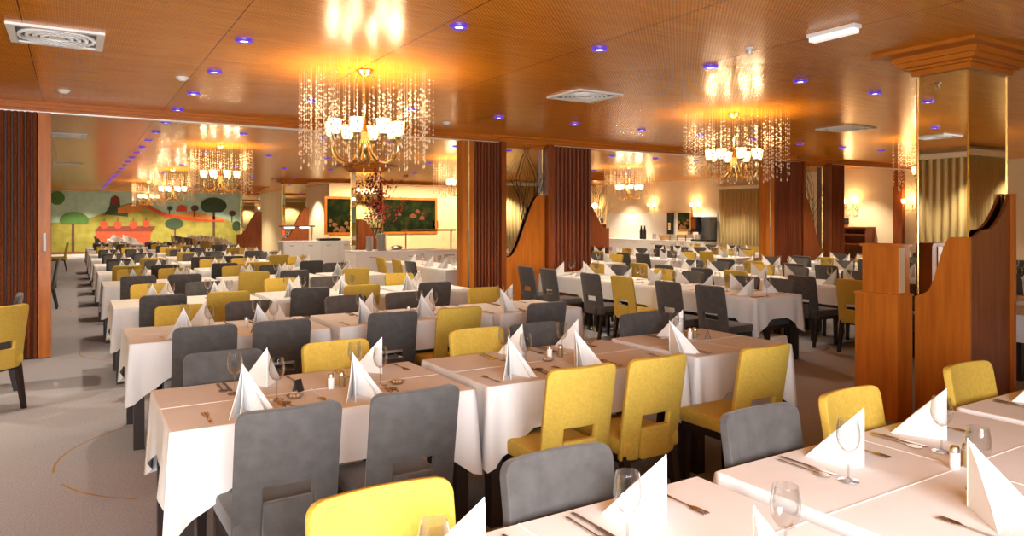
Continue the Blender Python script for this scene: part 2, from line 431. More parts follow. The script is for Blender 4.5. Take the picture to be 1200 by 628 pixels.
# ------------------------------------------------------------------ chairs, tables, settings (prototypes)
CW = .405
def back_mesh(fabric):
    xs = [-.5,-.42,-.34,-.26,-.24,-.12,0,.12,.24,.26,.34,.42,.5]; zs = [.36,.40,.45,.475,.53,.585,.60,.66,.74,.80,.84,.86,.875,.886,.894,.90]
    bm = bmesh.new(); G = {}
    for j, z in enumerate(zs):
        R = .042; hw = CW/2
        if z > .90-R: hw = CW/2-R+math.sqrt(max(0, R*R-(z-.90+R)**2))
        for i, x in enumerate(xs):
            X = x*2*hw*1.0
            y = -.215+.034*(X/(CW/2))**2 - .085*((z-.36)/.54)**1.15
            G[i, j] = bm.verts.new((X, y, z))
    for i in range(len(xs)-1):
        for j in range(len(zs)-1):
            if 4 <= i < 8 and j < 6: continue
            bm.faces.new((G[i,j], G[i+1,j], G[i+1,j+1], G[i,j+1]))
    for v in [v for v in bm.verts if not v.link_faces]: bm.verts.remove(v)
    bmesh.ops.recalc_face_normals(bm, faces=bm.faces)
    me = bpy.data.meshes.new('backrest'); bm.to_mesh(me); bm.free(); me.materials.append(fabric)
    o = bpy.data.objects.new('backrest', me); COL.objects.link(o)
    s = o.modifiers.new('s', 'SOLIDIFY'); s.thickness = .034; s.offset = 0
    bv = o.modifiers.new('b', 'BEVEL'); bv.width = .010; bv.segments = 3; bv.limit_method = 'ANGLE'; bv.angle_limit = math.radians(50)
    baked(o); 
    for p in o.data.polygons: p.use_smooth = True
    return o
def make_chair(fab):
    t = thing('dining_chair', 'x', 'chair')
    o = back_mesh(M[fab]); o.parent = t
    s = MB().box(-CW/2, CW/2, -.225, .215, .385, .47, .022); s.build('seat', M[fab], t, True)
    MB().box(-.24*CW, .24*CW, -.250, -.217, .365, .53, .006).build('lower_panel', M[fab], t, True)
    MB().box(-CW/2+.01, CW/2-.01, -.21, .205, .345, .385).build('seat_frame', M['wenge'], t)
    for sx in (-1, 1):
        x = sx*(CW/2-.03)
        MB().bar((x,.18,.36), (x,.185,0), .045, .032).build('leg', M['wenge'], t)
        MB().bar((x,-.19,.36), (x,-.255,0), .045, .032).build('leg', M['wenge'], t)
    return t
PROTO = {'grey': make_chair('grey'), 'yellow': make_chair('yellow')}
for p in PROTO.values(): KIDS[p.name] = list(p.children)
USED = set()
def inst(key, proto):
    if key not in USED: USED.add(key); return proto
    c = proto.copy(); COL.objects.link(c)
    for ch in KIDS.get(proto.name, []):
        d = ch.copy(); COL.objects.link(d); d.parent = c
    return c
COLNAME = {'grey': 'grey velvet', 'yellow': 'yellow woven'}
def chair(col, x, y, rz, label, group):
    o = inst('chair'+col, PROTO[col]); o.location = (x, y, 0); o.rotation_euler.z = rz+random.uniform(-.03,.03)
    return tag(o, label, 'chair', group)

def make_table(L, W):
    t = thing('banquet_table', 'x', 'table')
    MB().box(-L/2, L/2, -W/2, W/2, .715, .742).build('tabletop', M['wenge'], t)
    a = MB(); 
    a.box(-L/2+.09, L/2-.09, -W/2+.045, -W/2+.07, .63, .715); a.box(-L/2+.09, L/2-.09, W/2-.07, W/2-.045, .63, .715)
    a.box(-L/2+.045, -L/2+.07, -W/2+.09, W/2-.09, .63, .715); a.box(L/2-.07, L/2-.045, -W/2+.09, W/2-.09, .63, .715)
    a.build('apron', M['wenge'], t)
    for sx in (-1,1):
        for sy in (-1,1):
            MB().box(sx*(L/2-.046)-.034, sx*(L/2-.046)+.034, sy*(W/2-.046)-.034, sy*(W/2-.046)+.034, 0, .715).build('leg', M['wenge'], t)
    KIDS[t.name] = list(t.children)
    return t
def cloth_mesh(L, W, seed):
    """cloth over a rectangular table: level top with a pressed crease, hem hanging lower at the corners in loose folds"""
    rnd = random.Random(seed); bm = bmesh.new(); o_ = .25; Z = .75
    hx, hy = L/2+.008, W/2+.008
    def edge_pts(a, b_, n):
        return [a+(b_-a)*(i/n) for i in range(n)]
    per = []
    cs = [(-hx,-hy),(hx,-hy),(hx,hy),(-hx,hy)]
    for k in range(4):
        p, q = Vector(cs[k]), Vector(cs[(k+1)%4]); Ls = (q-p).length
        ss = [0,.02,.05,.08,.12,.16,.21,.27]
        n = max(3, int((Ls-.6)/.1))
        mid = [.27+(Ls-.54)*i/n for i in range(1, n)]
        S = ss+mid+[Ls-s for s in ss[::-1][:-1]]
        nrm = Vector(((q-p).y, -(q-p).x)).normalized()
        for s in S: per.append((p+(q-p)*(s/Ls), nrm, min(s, Ls-s), s < Ls/2, k, s))
    N = len(per); J = 7; rings = []
    ph = [rnd.uniform(0, 6) for _ in range(8)]
    prevn = {0: 3, 1: 0, 2: 1, 3: 2}
    for j in range(J+1):
        v = j/J; ring = []
        for i, (p, nrm, c, first, k, s) in enumerate(per):
            drop = o_+max(0, .185*(1-c/.25))*1.0
            if j == 0: off = 0
            else:
                fold = .030*math.exp(-((c-.0)/.035)**2) - .012*math.exp(-((c-.085)/.03)**2) + .022*math.exp(-((c-.16)/.045)**2)
                wv = .005*math.sin(s*9+ph[k])+.003*math.sin(s*23+ph[k+4])
                off = .004+v*(.006+fold*1.0+wv)
            nn = nrm
            if c < 1e-6:
                # corner: push along the diagonal
                n2 = Vector((math.copysign(1, p.x), math.copysign(1, p.y))).normalized()
                xy = p+n2*(off*1.25)
            else: xy = p+nn*off
            z = Z-drop*v - (0 if j else 0)
            if j == 0: z = Z
            if j == 1: z = Z-.006; xy = p+(xy-p)*.5+nn*.003 if c > 1e-6 else p+(xy-p)*.6
            elif j > 1: z = Z-.006-(drop-.006)*(j-1)/(J-1)
            ring.append(bm.verts.new((xy.x, xy.y, z)))
        rings.append(ring)
    for a, b_ in zip(rings, rings[1:]):
        for i in range(N): 
            f = bm.faces.new((a[i], a[(i+1)%N], b_[(i+1)%N], b_[i])); f.smooth = True
    bm.faces.new(rings[0])
    # pressed creases: slim ridges in the cloth
    for (x0, x1, y0, y1) in ((-hx, hx, -.004, .004), (-.004, .004, -hy, -.004), (-.004, .004, .004, hy)):
        r = bmesh.ops.create_cube(bm, size=1)
        for v in r['verts']:
            top = v.co.z > 0
            v.co = ((x0+x1)/2+v.co.x*(x1-x0)*(.6 if top and x1-x0 < .02 else 1), (y0+y1)/2+v.co.y*(y1-y0)*(.6 if top and y1-y0 < .02 else 1), Z+.0009+v.co.z*.0018)
    bmesh.ops.recalc_face_normals(bm, faces=bm.faces)
    me = bpy.data.meshes.new('tablecloth'); bm.to_mesh(me); bm.free(); me.materials.append(M['cloth'])
    return me
TP = {}; CM = {}
def table(cx, cy, L, W, rz, label_t, label_c, seed=0):
    key = (round(L,2), round(W,2))
    if key not in TP: TP[key] = make_table(L, W)
    t = inst(('table', key), TP[key]); t.location = (cx, cy, 0); t.rotation_euler.z = rz
    tag(t, label_t, 'table', 'dark banquet tables')
    ck = key+(seed % 3,)
    if ck not in CM: CM[ck] = cloth_mesh(L, W, seed % 3)
    c = put('tablecloth', CM[ck], None, (cx, cy, 0), rz); tag(c, label_c, 'tablecloth', 'white tablecloths')

def napkin_mesh():
    b = MB(); bm = b.bm; H = .205; w_ = .195; a = math.radians(32); th = .0035
    def wing(ang, h, w, off):
        d = Vector((math.sin(ang), -math.cos(ang))); nrm = Vector((d.y, -d.x))
        pts = [(0,0), (w, 0), (w*.55, h*.47), (0, h)]
        A = []; B = []
        for (s, z) in pts:
            p = d*s
            bow = nrm*(.006*math.sin(PI*min(1, s/w)))*(1 if ang > 0 else -1)
            A.append(bm.verts.new((p.x+bow.x+nrm.x*off, p.y+bow.y+nrm.y*off, z))); B.append(bm.verts.new((p.x+bow.x+nrm.x*(off+th), p.y+bow.y+nrm.y*(off+th), z)))
        n = 4
        for i in range(n): bm.faces.new((A[i], A[(i+1)%n], B[(i+1)%n], B[i]))
        bm.faces.new(A[::-1]); bm.faces.new(B)
    wing(a, H, w_, 0); wing(-a, H, w_, -th)
    wing(a-.22, H*.93, w_*.93, 0); wing(-a+.22, H*.93, w_*.93, -th)
    return b.mesh('napkin', M['napkin'])
def glass_proto():
    t = thing('wine_glass', 'x', 'glass')
    MB().lathe([(0,.0),(.034,.0),(.034,.002),(.012,.005),(.004,.012),(.0035,.03),(.0035,.085),(.006,.095)], 16).build('foot_and_stem', M['glass'], t, True)
    MB().lathe([(.006,.095),(.022,.105),(.034,.125),(.038,.148),(.036,.175),(.0305,.205)], 20).build('bowl', M['glass'], t, True)
    KIDS[t.name] = list(t.children)
    return t
NAP = napkin_mesh(); GLASS = glass_proto()
def fork_mesh():
    b = MB(); pts = [(-.004,-.09),(.004,-.09),(.0055,-.07),(.0025,-.02),(.003,.03),(.010,.045),(.011,.06),(.011,.095),(.0075,.095),(.0075,.062),(.0018,.062),(.0018,.095),(-.0018,.095),(-.0018,.062),(-.0075,.062),(-.0075,.095),(-.011,.095),(-.011,.06),(-.010,.045),(-.003,.03),(-.0025,-.02),(-.0055,-.07)]
    b.prism(pts, 'z', .001, .0035); return b.mesh('fork', M['cutlery'])
def knife_mesh():
    b = MB(); pts = [(-.004,-.105),(.005,-.105),(.006,-.09),(.004,-.01),(.004,0),(.009,.01),(.010,.07),(.006,.098),(0,.105),(-.004,.10),(-.004,-.01),(-.006,-.09)]
    b.prism(pts, 'z', .001, .004); return b.mesh('knife', M['cutlery'])
def spoon_mesh():
    b = MB(); pts = []
    for i in range(14):
        a = PI*(-.38+1.76*i/13)
        pts.append((.017*math.cos(a), .075+.026*math.sin(a)))
    pts += [(-.0025,.045),(-.003,-.06),(-.0045,-.085),(0,-.095),(.0045,-.085),(.003,-.06),(.0025,.045)]
    b.prism(pts, 'z', .001, .004); return b.mesh('spoon', M['cutlery'])
FORK, KNIFE, SPOON = fork_mesh(), knife_mesh(), spoon_mesh()
for q in (FORK, KNIFE, SPOON): q.transform(Matrix.Diagonal((1.25,1.06,1.3,1)))
TZ = .7505
def setting(x, y, rz, where, cutlery=True, jit=True):
    """x, y: the table edge in front of the sitter; rz: sitter's facing (0 = +Y)"""
    R = Matrix.Rotation(rz, 2)
    def at(u, v): q = R @ Vector((u, v)); return (x+q.x, y+q.y, TZ)
    j = random.uniform
    o = put('napkin', NAP, None, at(-.02+j(-.015,.015), .23), rz+j(-.2,.2)); tag(o, 'white standing folded napkin, '+where, 'napkin', 'folded white napkins')
    g = inst('glass', GLASS); g.location = at(.14+j(-.02,.02), .29+j(-.02,.02)); tag(g, 'stemmed wine glass, '+where, 'glass', 'wine glasses')
    if cutlery:
        o = put('fork', FORK, None, at(-.19, .13), rz+j(-.06,.06)); tag(o, 'steel fork, '+where, 'fork', 'forks')
        o = put('knife', KNIFE, None, at(.14, .13), rz+j(-.06,.06)); tag(o, 'steel knife, '+where, 'knife', 'knives')
        o = put('spoon', SPOON, None, at(.175, .13), rz+j(-.06,.06)); tag(o, 'steel spoon, '+where, 'spoon', 'spoons')
def shaker(x, y, kind, where):
    t = thing(kind+'_shaker', f'{"white salt" if kind=="salt" else "brown pepper"} shaker with steel cap, '+where, 'shaker', (x, y, TZ))
    MB().lathe([(0,0),(.016,0),(.017,.004),(.017,.055),(.014,.06)], 14).build('jar', M['salt' if kind == 'salt' else 'pepper'], t, True)
    MB().lathe([(.0165,.055),(.0165,.072),(.012,.078),(0,.079)], 14).build('cap', M['steel'], t, True)
def card(x, y, rz, where):
    t = thing('table_card', 'small dark tent card, '+where, 'card', (x, y, TZ), rz)
    MB().prism([(-.022,0),(-.018,0),(.002,.055),(-.001,.06)], 'x', -.02, .02).build('front_leaf', M['black'], t)
    MB().prism([(.022,0),(.018,0),(-.002,.055),(.001,.06)], 'x', -.02, .02).build('rear_leaf', M['darkgrey'], t)
def dish(x, y, where):
    t = thing('spice_dish', 'small dish of wrapped brown sweets, '+where, 'dish', (x, y, TZ))
    MB().lathe([(0,.002),(.028,.002),(.04,.014),(.042,.014),(.03,0),(0,0)], 16).build('saucer', M['glass'], t, True)
    b = MB()
    for i in range(6):
        a = i*1.05; bmesh.ops.create_icosphere(b.bm, subdivisions=1, radius=.011, matrix=Matrix.Translation((.018*math.cos(a), .018*math.sin(a), .013)))
    b.build('sweets', M['tan'], t)

G_, Y_ = 'grey', 'yellow'
TABX = [(.35,1.74),(1.85,3.25),(3.36,4.26)]
CX = [.72,1.26,2.14,2.68,3.55]
ROWN = [seg_label(i)+' table row' for i in range(1, 13)]
def xrow(y0, W, rname, tabs, near, far, cut, seed):
    for k, (a, b_) in enumerate(tabs):
        table((a+b_)/2, y0+W/2, b_-a, W, 0, f'dark wood table under white cloth, {seg_label(k)} from aisle in {rname}', f'white tablecloth on {seg_label(k)} table from the aisle in {rname}', seed+k)
    for lst, side, rz in ((near, 'near', 0), (far, 'far', PI)):
        for k, (x, c) in enumerate(lst):
            where = f'{side} side of {rname}, {seg_label(k)} from aisle'
            if c:
                yy = y0-.155+random.uniform(-.02,.02) if side == 'near' else y0+W-.185+random.uniform(0,.03)
                if side == 'near' and 3.3 < x < 3.66: yy -= .09
                if side == 'far' and 3.5 < x < 3.65: x = 3.70
                chair(c, x, yy, rz, f'{COLNAME[c]} dining chair, {where}', 'upholstered dining chairs')
            s = 1 if side == 'near' else -1
            yy = y0 if side == 'near' else y0+W
            setting(x-.02*s+(.10 if side == 'far' else 0), yy, rz, where, cut)
# row nearest the camera: only its far side and the tops are in the picture
U = .88
xrow(U, .83, 'first table row', [(.38,1.79),(1.90,3.40),(3.50,4.95)], [(1.39,None),(2.35,None)], [(.70,Y_),(1.275,G_),(2.22,G_),(2.79,Y_),(3.79,Y_)], True, 0)
xrow(3.21, .82, ROWN[0], TABX, [(.71,G_),(1.24,G_),(2.14,Y_),(2.62,Y_),(3.37,Y_)], [(.70,G_),(1.33,Y_),(2.27,Y_),(2.72,G_),(3.62,G_)], True, 1)
xrow(5.62, .82, ROWN[1], TABX, [(.76,G_),(1.27,G_),(2.13,G_),(2.70,Y_),(3.51,G_)], [(.78,Y_),(1.33,G_),(2.20,G_),(2.80,G_),(3.60,Y_)], True, 2)
xrow(7.95, .82, ROWN[2], TABX, [(.74,G_),(1.32,Y_),(2.14,G_),(2.72,Y_),(3.55,G_)], [(.74,Y_),(1.30,G_),(2.16,Y_),(2.72,G_),(3.58,Y_)], False, 0)
cols = [[G_,G_,Y_,G_,Y_],[Y_,G_,G_,Y_,G_],[G_,Y_,G_,G_,Y_],[G_,G_,Y_,G_,G_]]
yy = 10.65
for r in range(3, 10):
    near = [(x, cols[(r-3) % 4][i]) for i, x in enumerate(CX)]
    far = [(x, cols[(r+2+i) % 4][i]) for i, x in enumerate(CX)]
    xrow(yy, .82, ROWN[r], TABX, near, far, False, r)
    yy += 2.3
# condiments on the nearer tables
shaker(1.13, 3.60, 'salt', 'second table row, on the aisle table'); shaker(1.19, 3.61, 'pepper', 'second table row, on the aisle table')
shaker(2.62, 3.66, 'pepper', 'second table row, on its middle table'); shaker(2.55, 3.68, 'salt', 'second table row, on its middle table')
shaker(3.82, 3.72, 'salt', 'second table row, on the square end table'); shaker(3.88, 3.73, 'pepper', 'second table row, on the square end table')
shaker(2.62, 1.30, 'salt', 'first table row, between its glasses'); shaker(2.68, 1.29, 'pepper', 'first table row, between its glasses')
shaker(1.2, 6.05, 'salt', 'third table row, on the aisle table'); shaker(2.62, 6.05, 'salt', 'third table row, on its middle table')
card(.97, 3.63, .5, 'second table row, between glass and salt shaker'); card(3.94, 3.66, .8, 'second table row, on the square end table'); card(1.35, 6.03, .3, 'third table row, on the aisle table')
dish(.92, 3.50, 'second table row, before the first grey chair'); dish(1.46, 3.52, 'second table row, before the second grey chair'); dish(2.48, 3.60, 'second table row, beside the middle glasses')

# lengthwise rows on the right
LR = ['first lengthwise row','second lengthwise row','third lengthwise row','fourth lengthwise row','fifth lengthwise row','sixth lengthwise row']
def yrow(x0, W, rname, tabs, lo, hi, cut, seed, words=('partition side','window side')):
    for k, (a, b_) in enumerate(tabs):
        table(x0+W/2, (a+b_)/2, b_-a, W, PI/2, f'dark table under white cloth, {seg_label(k)} from near end of {rname}', f'white tablecloth on {seg_label(k)} table from near end of {rname}', seed+k)
    for lst, side, rz in ((lo, words[0], -PI/2), (hi, words[1], PI/2)):
        for k, (y, c) in enumerate(lst):
            where = f'{side} of {rname}, {seg_label(k)} from near end'
            if c:
                xx = x0-.235+random.uniform(-.02,.02) if rz < 0 else x0+W-.185+random.uniform(0,.03)
                chair(c, xx, y, rz, f'{COLNAME[c]} dining chair, {where}', 'upholstered dining chairs')
            setting(x0 if rz < 0 else x0+W, y, rz, where, cut)
SIDE = ('aisle side','window side')
yrow(6.40, .78, LR[0], [(5.26,6.66),(6.74,8.14),(8.22,9.50)], [(5.46,G_),(6.08,G_),(6.94,Y_),(7.55,G_),(8.55,G_),(9.15,G_)], [(5.62,G_),(6.1,G_),(7.05,G_),(7.6,Y_),(8.58,G_),(9.12,Y_)], True, 0, SIDE)
yrow(8.46, .78, LR[1], [(3.6,5.0),(5.08,6.48),(6.56,7.96),(8.04,9.4)], [(4.45,G_),(5.12,Y_),(5.80,G_),(6.9,Y_),(7.5,G_),(8.3,G_),(8.9,Y_)], [(4.6,Y_),(5.42,Y_),(5.95,G_),(6.9,G_),(7.5,Y_),(8.4,G_),(9.0,G_)], False, 1, SIDE)
for k, X in enumerate((10.55, 12.65, 14.75)):
    yrow(X, .78, LR[2+k], [(3.6,5.0),(5.08,6.48),(6.56,7.96),(8.04,9.4)], [(4.4,[G_,Y_,G_][k]),(5.2,[Y_,G_,G_][k]),(5.9,G_),(6.9,[G_,G_,Y_][k]),(7.5,G_),(8.3,Y_),(8.9,G_)], [(4.5,G_),(5.42,Y_),(5.95,G_),(6.9,[Y_,G_,G_][k]),(7.5,G_),(8.4,[G_,Y_,G_][k]),(9.0,G_)], False, k, SIDE)
# lengthwise tables beyond the partition, before the serving counter
for k, X in enumerate((8.6, 10.7, 12.0+.35, 14.6)):
    ys = [(10.9,12.3),(12.4,13.8),(13.9,15.3)] if k != 2 else [(10.9,12.3),(12.4,13.8)]
    if k == 2: X = 12.6
    n_ = len(ys)*2
    L1 = [(a+.38+.62*i, cols[(k+i) % 4][(k*2+j) % 5]) for j, (a, b_) in enumerate(ys) for i in (0,1)]
    L2 = [(a+.38+.62*i, cols[(k+i+1) % 4][(k+j) % 5]) for j, (a, b_) in enumerate(ys) for i in (0,1)]
    yrow(X, .78, ['first','second','third','fourth'][k]+' serving room row', ys, L1, L2, False, k+1, ('rail side','counter side'))
# table with side-on chairs before the buffet counter
yrow(5.45, .80, 'short row before buffet', [(11.0,12.4),(12.5,13.9)], [(11.35,G_),(11.95,Y_),(12.75,Y_)], [(11.9,G_)], False, 0, ('aisle side','counter side'))
# two long rows at the mural end, packed with napkins
for k, (X, y0, y1) in enumerate(((1.3, 28.2, 36.2), (4.3, 28.2, 36.2))):
    n = 5; st = (y1-y0)/n
    tabs = [(y0+i*st, y0+i*st+st-.06) for i in range(n)]
    for j, (a, b_) in enumerate(tabs):
        table(X+.4, (a+b_)/2, b_-a, .8, PI/2, f'far dark table before the mural, {seg_label(j)} in {"aisle row" if k==0 else "inner row"}', f'far white tablecloth before the mural, {seg_label(j)} in {"aisle row" if k==0 else "inner row"}', j)
    rn = 'aisle row before the mural' if k == 0 else 'inner row before the mural'
    for j in range(10):
        y = y0+.5+j*.78
        for sd, xx, rz in (('aisle', X, -PI/2), ('far', X+.8, PI/2)):
            o = put('napkin', NAP, None, (xx+(.23 if rz < 0 else -.23), y, TZ), rz); tag(o, f'white folded napkin, {sd} side of {rn}, {seg_label(j)}', 'napkin', 'folded white napkins')
        chair(G_ if j % 4 else Y_, X-.22, y, -PI/2, f'{COLNAME[G_ if j % 4 else Y_]} dining chair, aisle side of {rn}, {seg_label(j)}', 'upholstered dining chairs')
# chairs at the edge of the aisle
chair(Y_, -.66, 7.45, .75, 'yellow woven dining chair standing alone beside the folded aisle partition', 'upholstered dining chairs')
chair(G_, -.72, 8.35, PI/2, 'grey velvet dining chair between the yellow aisle chair and folded partition', 'upholstered dining chairs')
chair(Y_, -.42, 26.0, PI/2, 'yellow woven dining chair standing beside the aisle before the mural trees', 'upholstered dining chairs')
chair(G_, -.50, 15.4, PI/2, 'grey velvet dining chair half hidden behind the aisle partition post', 'upholstered dining chairs')
# table right of the big column
table(7.75, 2.75, 1.4, .8, PI/2, 'dark wood table under white cloth, just past the end post of the planter', 'white tablecloth just past the end post of the big planter', 1)
chair(G_, 7.15+.9+.25, 3.05, PI/2, 'grey velvet dining chair at the table just past the planter end post', 'upholstered dining chairs')

# ------------------------------------------------------------------ chandeliers
def crystal_string(rnd, L, small=False):
    b = MB(); b.bar((0,0,0), (0,0,-L), .0009)
    z = -.10*L-rnd.uniform(0,.25)
    while z > -L+.05:
        r = rnd.choice((.008,.010,.012))
        v = [b.bm.verts.new((0,0,z+r*1.2)), b.bm.verts.new((0,0,z-r*1.2))]+[b.bm.verts.new((r*math.cos(a), r*math.sin(a), z)) for a in (0,PI/2,PI,3*PI/2)]
        for i in range(4):
            b.bm.faces.new((v[0], v[2+i], v[2+(i+1)%4])); b.bm.faces.new((v[1], v[2+(i+1)%4], v[2+i]))
        z -= rnd.uniform(.028,.075)
    zz = -L
    v = [b.bm.verts.new((0,0,zz+.02)), b.bm.verts.new((0,0,zz-.028))]+[b.bm.verts.new((.010*math.cos(a), .010*math.sin(a), zz-.008)) for a in (0,PI/2,PI,3*PI/2)]
    for i in range(4):
        b.bm.faces.new((v[0], v[2+i], v[2+(i+1)%4])); b.bm.faces.new((v[1], v[2+(i+1)%4], v[2+i]))
    return b.mesh('crystal_string', M['bead'])
rnd = random.Random(3)
STR = [crystal_string(rnd, .66+.04*i) for i in range(6)]+[crystal_string(rnd, .62+.05*i) for i in range(6)]
def chand_mesh():
    t = thing('chandelier', 'x', 'chandelier')
    MB().lathe([(0,0),(.075,0),(.078,-.012),(.055,-.035),(.03,-.055),(.012,-.062),(0,-.062)], 20).build('canopy', M['brass'], t, True)
    MB().lathe([(.006,-.06),(.006,-.30),(.016,-.31),(.016,-.33),(.008,-.34),(.008,-.50),(.02,-.52),(.034,-.57),(.036,-.62),(.05,-.66),(.055,-.70),(.03,-.75),(.012,-.79),(.018,-.81),(0,-.84)], 14).build('stem', M['brass'], t, True)
    for k in range(8):
        a = 2*PI*k/8+.2; c, s = math.cos(a), math.sin(a)
        prof = [(.045,-.67),(.075,-.76),(.13,-.83),(.20,-.845),(.265,-.81),(.30,-.74),(.305,-.67),(.305,-.63)]
        arm = MB().tube([(r*c, r*s, z) for r, z in prof], [.011,.010,.009,.009,.009,.008,.008,.008], 6).build('arm', M['brass'], t, True)
        MB().lathe([(.0,-.64),(.018,-.64),(.03,-.615),(.035,-.605),(0,-.605)], 12, (.305*c, .305*s, 0)).build('cup', M['brass'], arm, True)
        MB().lathe([(.028,-.608),(.045,-.59),(.056,-.55),(.060,-.51),(.064,-.475)], 14, (.305*c, .305*s, 0)).build('lamp_shade', M['shade'], t, True)
    return t
CHP = chand_mesh()
CHKIDS = list(CHP.children)
first_ch = True
def chandelier(x, y, label, strings=True):
    global first_ch
    if first_ch: o = CHP; first_ch = False
    else:
        o = CHP.copy(); COL.objects.link(o)
        for ch in CHKIDS:
            d = ch.copy(); COL.objects.link(d); d.parent = o
            for g in ch.children:
                e = g.copy(); COL.objects.link(e); e.parent = d
    o.location = (x, y, CH-.001); tag(o, label, 'chandelier', 'crystal chandeliers')
    r = random.Random(int(x*31+y*17)); n = 24; h = .50
    pos = []
    for i in range(n):
        u = -h+2*h*(i+.5)/n
        pos += [(u, -h), (u, h), (-h, u), (h, u)]
    if strings:
        for (u, v) in pos:
            put('crystal_string', r.choice(STR), o, (u*r.uniform(.80,1.02), v*r.uniform(.80,1.02), 0), r.uniform(0,6))
    else:
        bm = bmesh.new()
        for (u, v) in pos:
            me = r.choice(STR); vv = len(bm.verts)
            bm.from_mesh(me); bm.verts.ensure_lookup_table()
            du, dv = u*r.uniform(.80,1.02), v*r.uniform(.80,1.02)
            for q in bm.verts[vv:]: q.co.x += du; q.co.y += dv
        me = bpy.data.meshes.new('crystal_curtain'); bm.to_mesh(me); bm.free(); me.materials.append(M['bead'])
        put('crystal_curtain', me, o)['kind'] = 'stuff'
    for q in range(8):
        a = 2*PI*q/8+.2
        L = bpy.data.lights.new('chandelier_bulb', 'POINT'); L.energy = CPW; L.color = (1,.74,.42); L.shadow_soft_size = .03
        lo = bpy.data.objects.new('chandelier_bulb', L); COL.objects.link(lo); lo.location = (x+.305*math.cos(a), y+.305*math.sin(a), CH-.50)
CPW = 7.5
chandelier(2.26, 6.21, 'large brass chandelier in a veil of crystal strings above the second table row', True)
chandelier(7.20, 6.25, 'brass chandelier with crystal strings above the first lengthwise table row', True)
chandelier(12.2, 6.35, 'brass chandelier with crystal strings partly hidden by the big mirror column', False)
chandelier(2.30, 13.9, 'crystal-hung chandelier just past the partition rail above the fifth table row', False)
chandelier(7.30, 13.9, 'crystal-hung chandelier glimpsed beside the steel-striped post above the buffet', False)
chandelier(12.2, 14.0, 'crystal-hung chandelier before the sconce-lit cream wall of the serving room', False)
chandelier(2.30, 21.2, 'crystal-hung chandelier above the eighth table row before the mural', False)
chandelier(2.30, 28.4, 'most distant crystal-hung chandelier before the mural wall', False)

# ------------------------------------------------------------------ sconces
def sconce(label, loc, rz):
    t = thing('wall_sconce', label, 'sconce', loc, rz, 'wall sconces')   # local +Y points into the room
    MB().lathe([(0,0),(.035,0),(.035,.01),(0,.02)], 12).build('wall_plate', M['brass'], t, True).rotation_euler.x = -PI/2
    for s in (-1, 1):
        a = MB().tube([(0,.015,0),(s*.02,.06,-.10),(s*.08,.10,-.15),(s*.15,.11,-.10),(s*.16,.11,0),(s*.16,.11,.04)], .008, 6).build('arm', M['brass'], t, True)
        MB().lathe([(.018,.03),(.045,.05),(.056,.10),(.052,.15)], 12, (s*.16,.11,0)).build('candle_shade', M['candle'], t, True)
    L = bpy.data.lights.new('sconce_light', 'POINT'); L.energy = 8; L.color = (1,.62,.27); L.shadow_soft_size = .1
    lo = bpy.data.objects.new('sconce_light', L); COL.objects.link(lo)
    d = Vector((-math.sin(rz), math.cos(rz))); lo.location = (loc[0]+d.x*.22, loc[1]+d.y*.22, loc[2]+.16)
for px, py, lab in ((766,243,'two-armed brass wall sconce above the dark dispenser panel on the serving wall'), (817,243,'two-armed brass wall sconce above the coffee machine beside the curtain'), (700,243,'two-armed brass wall sconce half hidden behind the planter column'),
                    (1000,240,'two-armed brass wall sconce above the low wooden shelf cabinet'), (1069,240,'two-armed brass wall sconce between the wall post and big mirror column')):
    y, z = on_plane_x(px, py, XR); sconce(lab, (XR-.001, y, z), PI/2)
x, z = on_plane_y(527, 218, 27.0); sconce('brass wall sconce beside the red cottage painting', (12.9+.75, 26.999, z), PI)

# ------------------------------------------------------------------ ceiling fittings
def downlight(x, y, label):
    global DLP
    if DLP is None:
        t = thing('recessed_downlight', label, 'downlight')
        MB().lathe([(.030,-.012),(.034,-.022),(.058,-.024),(.066,-.012),(.066,0)], 18).build('violet_ring', M['violet'], t, True)
        MB().lathe([(0,-.016),(.030,-.016)], 18).build('lens', M['spotlens'], t)
        DLP = t; KIDS[t.name] = list(t.children); o = t; USED.add('dl')
    else: o = inst('dl', DLP)
    o.location = (x, y, CH-.0005); tag(o, label, 'downlight', 'recessed downlights')
DLP = None
for r, Y in enumerate((4.43, 8.1, 11.8, 15.6, 19.3, 23.2)):
    ks = (range(0,5), range(0,10), range(0,11), range(0,10), range(0,6), range(0,4))[r]
    for k in ks:
        X = 2.3+1.25*k
        if abs(X-6.0) < .6 and abs(Y-4.43) > 90: continue
        downlight(X, Y, f'violet-rimmed recessed downlight, {seg_label(k)} in the {["first","second","third","fourth","fifth","sixth"][r]} cross row of the ceiling')
for k in range(24):
    Y = 5.63+1.33*k
    if abs(Y-10) < .25: continue
    downlight(1.1, Y, f'violet-rimmed recessed downlight, {seg_label(min(k,19))}{" plus "+seg_label(k-19) if k>19 else ""} in the long file over the aisle tables')
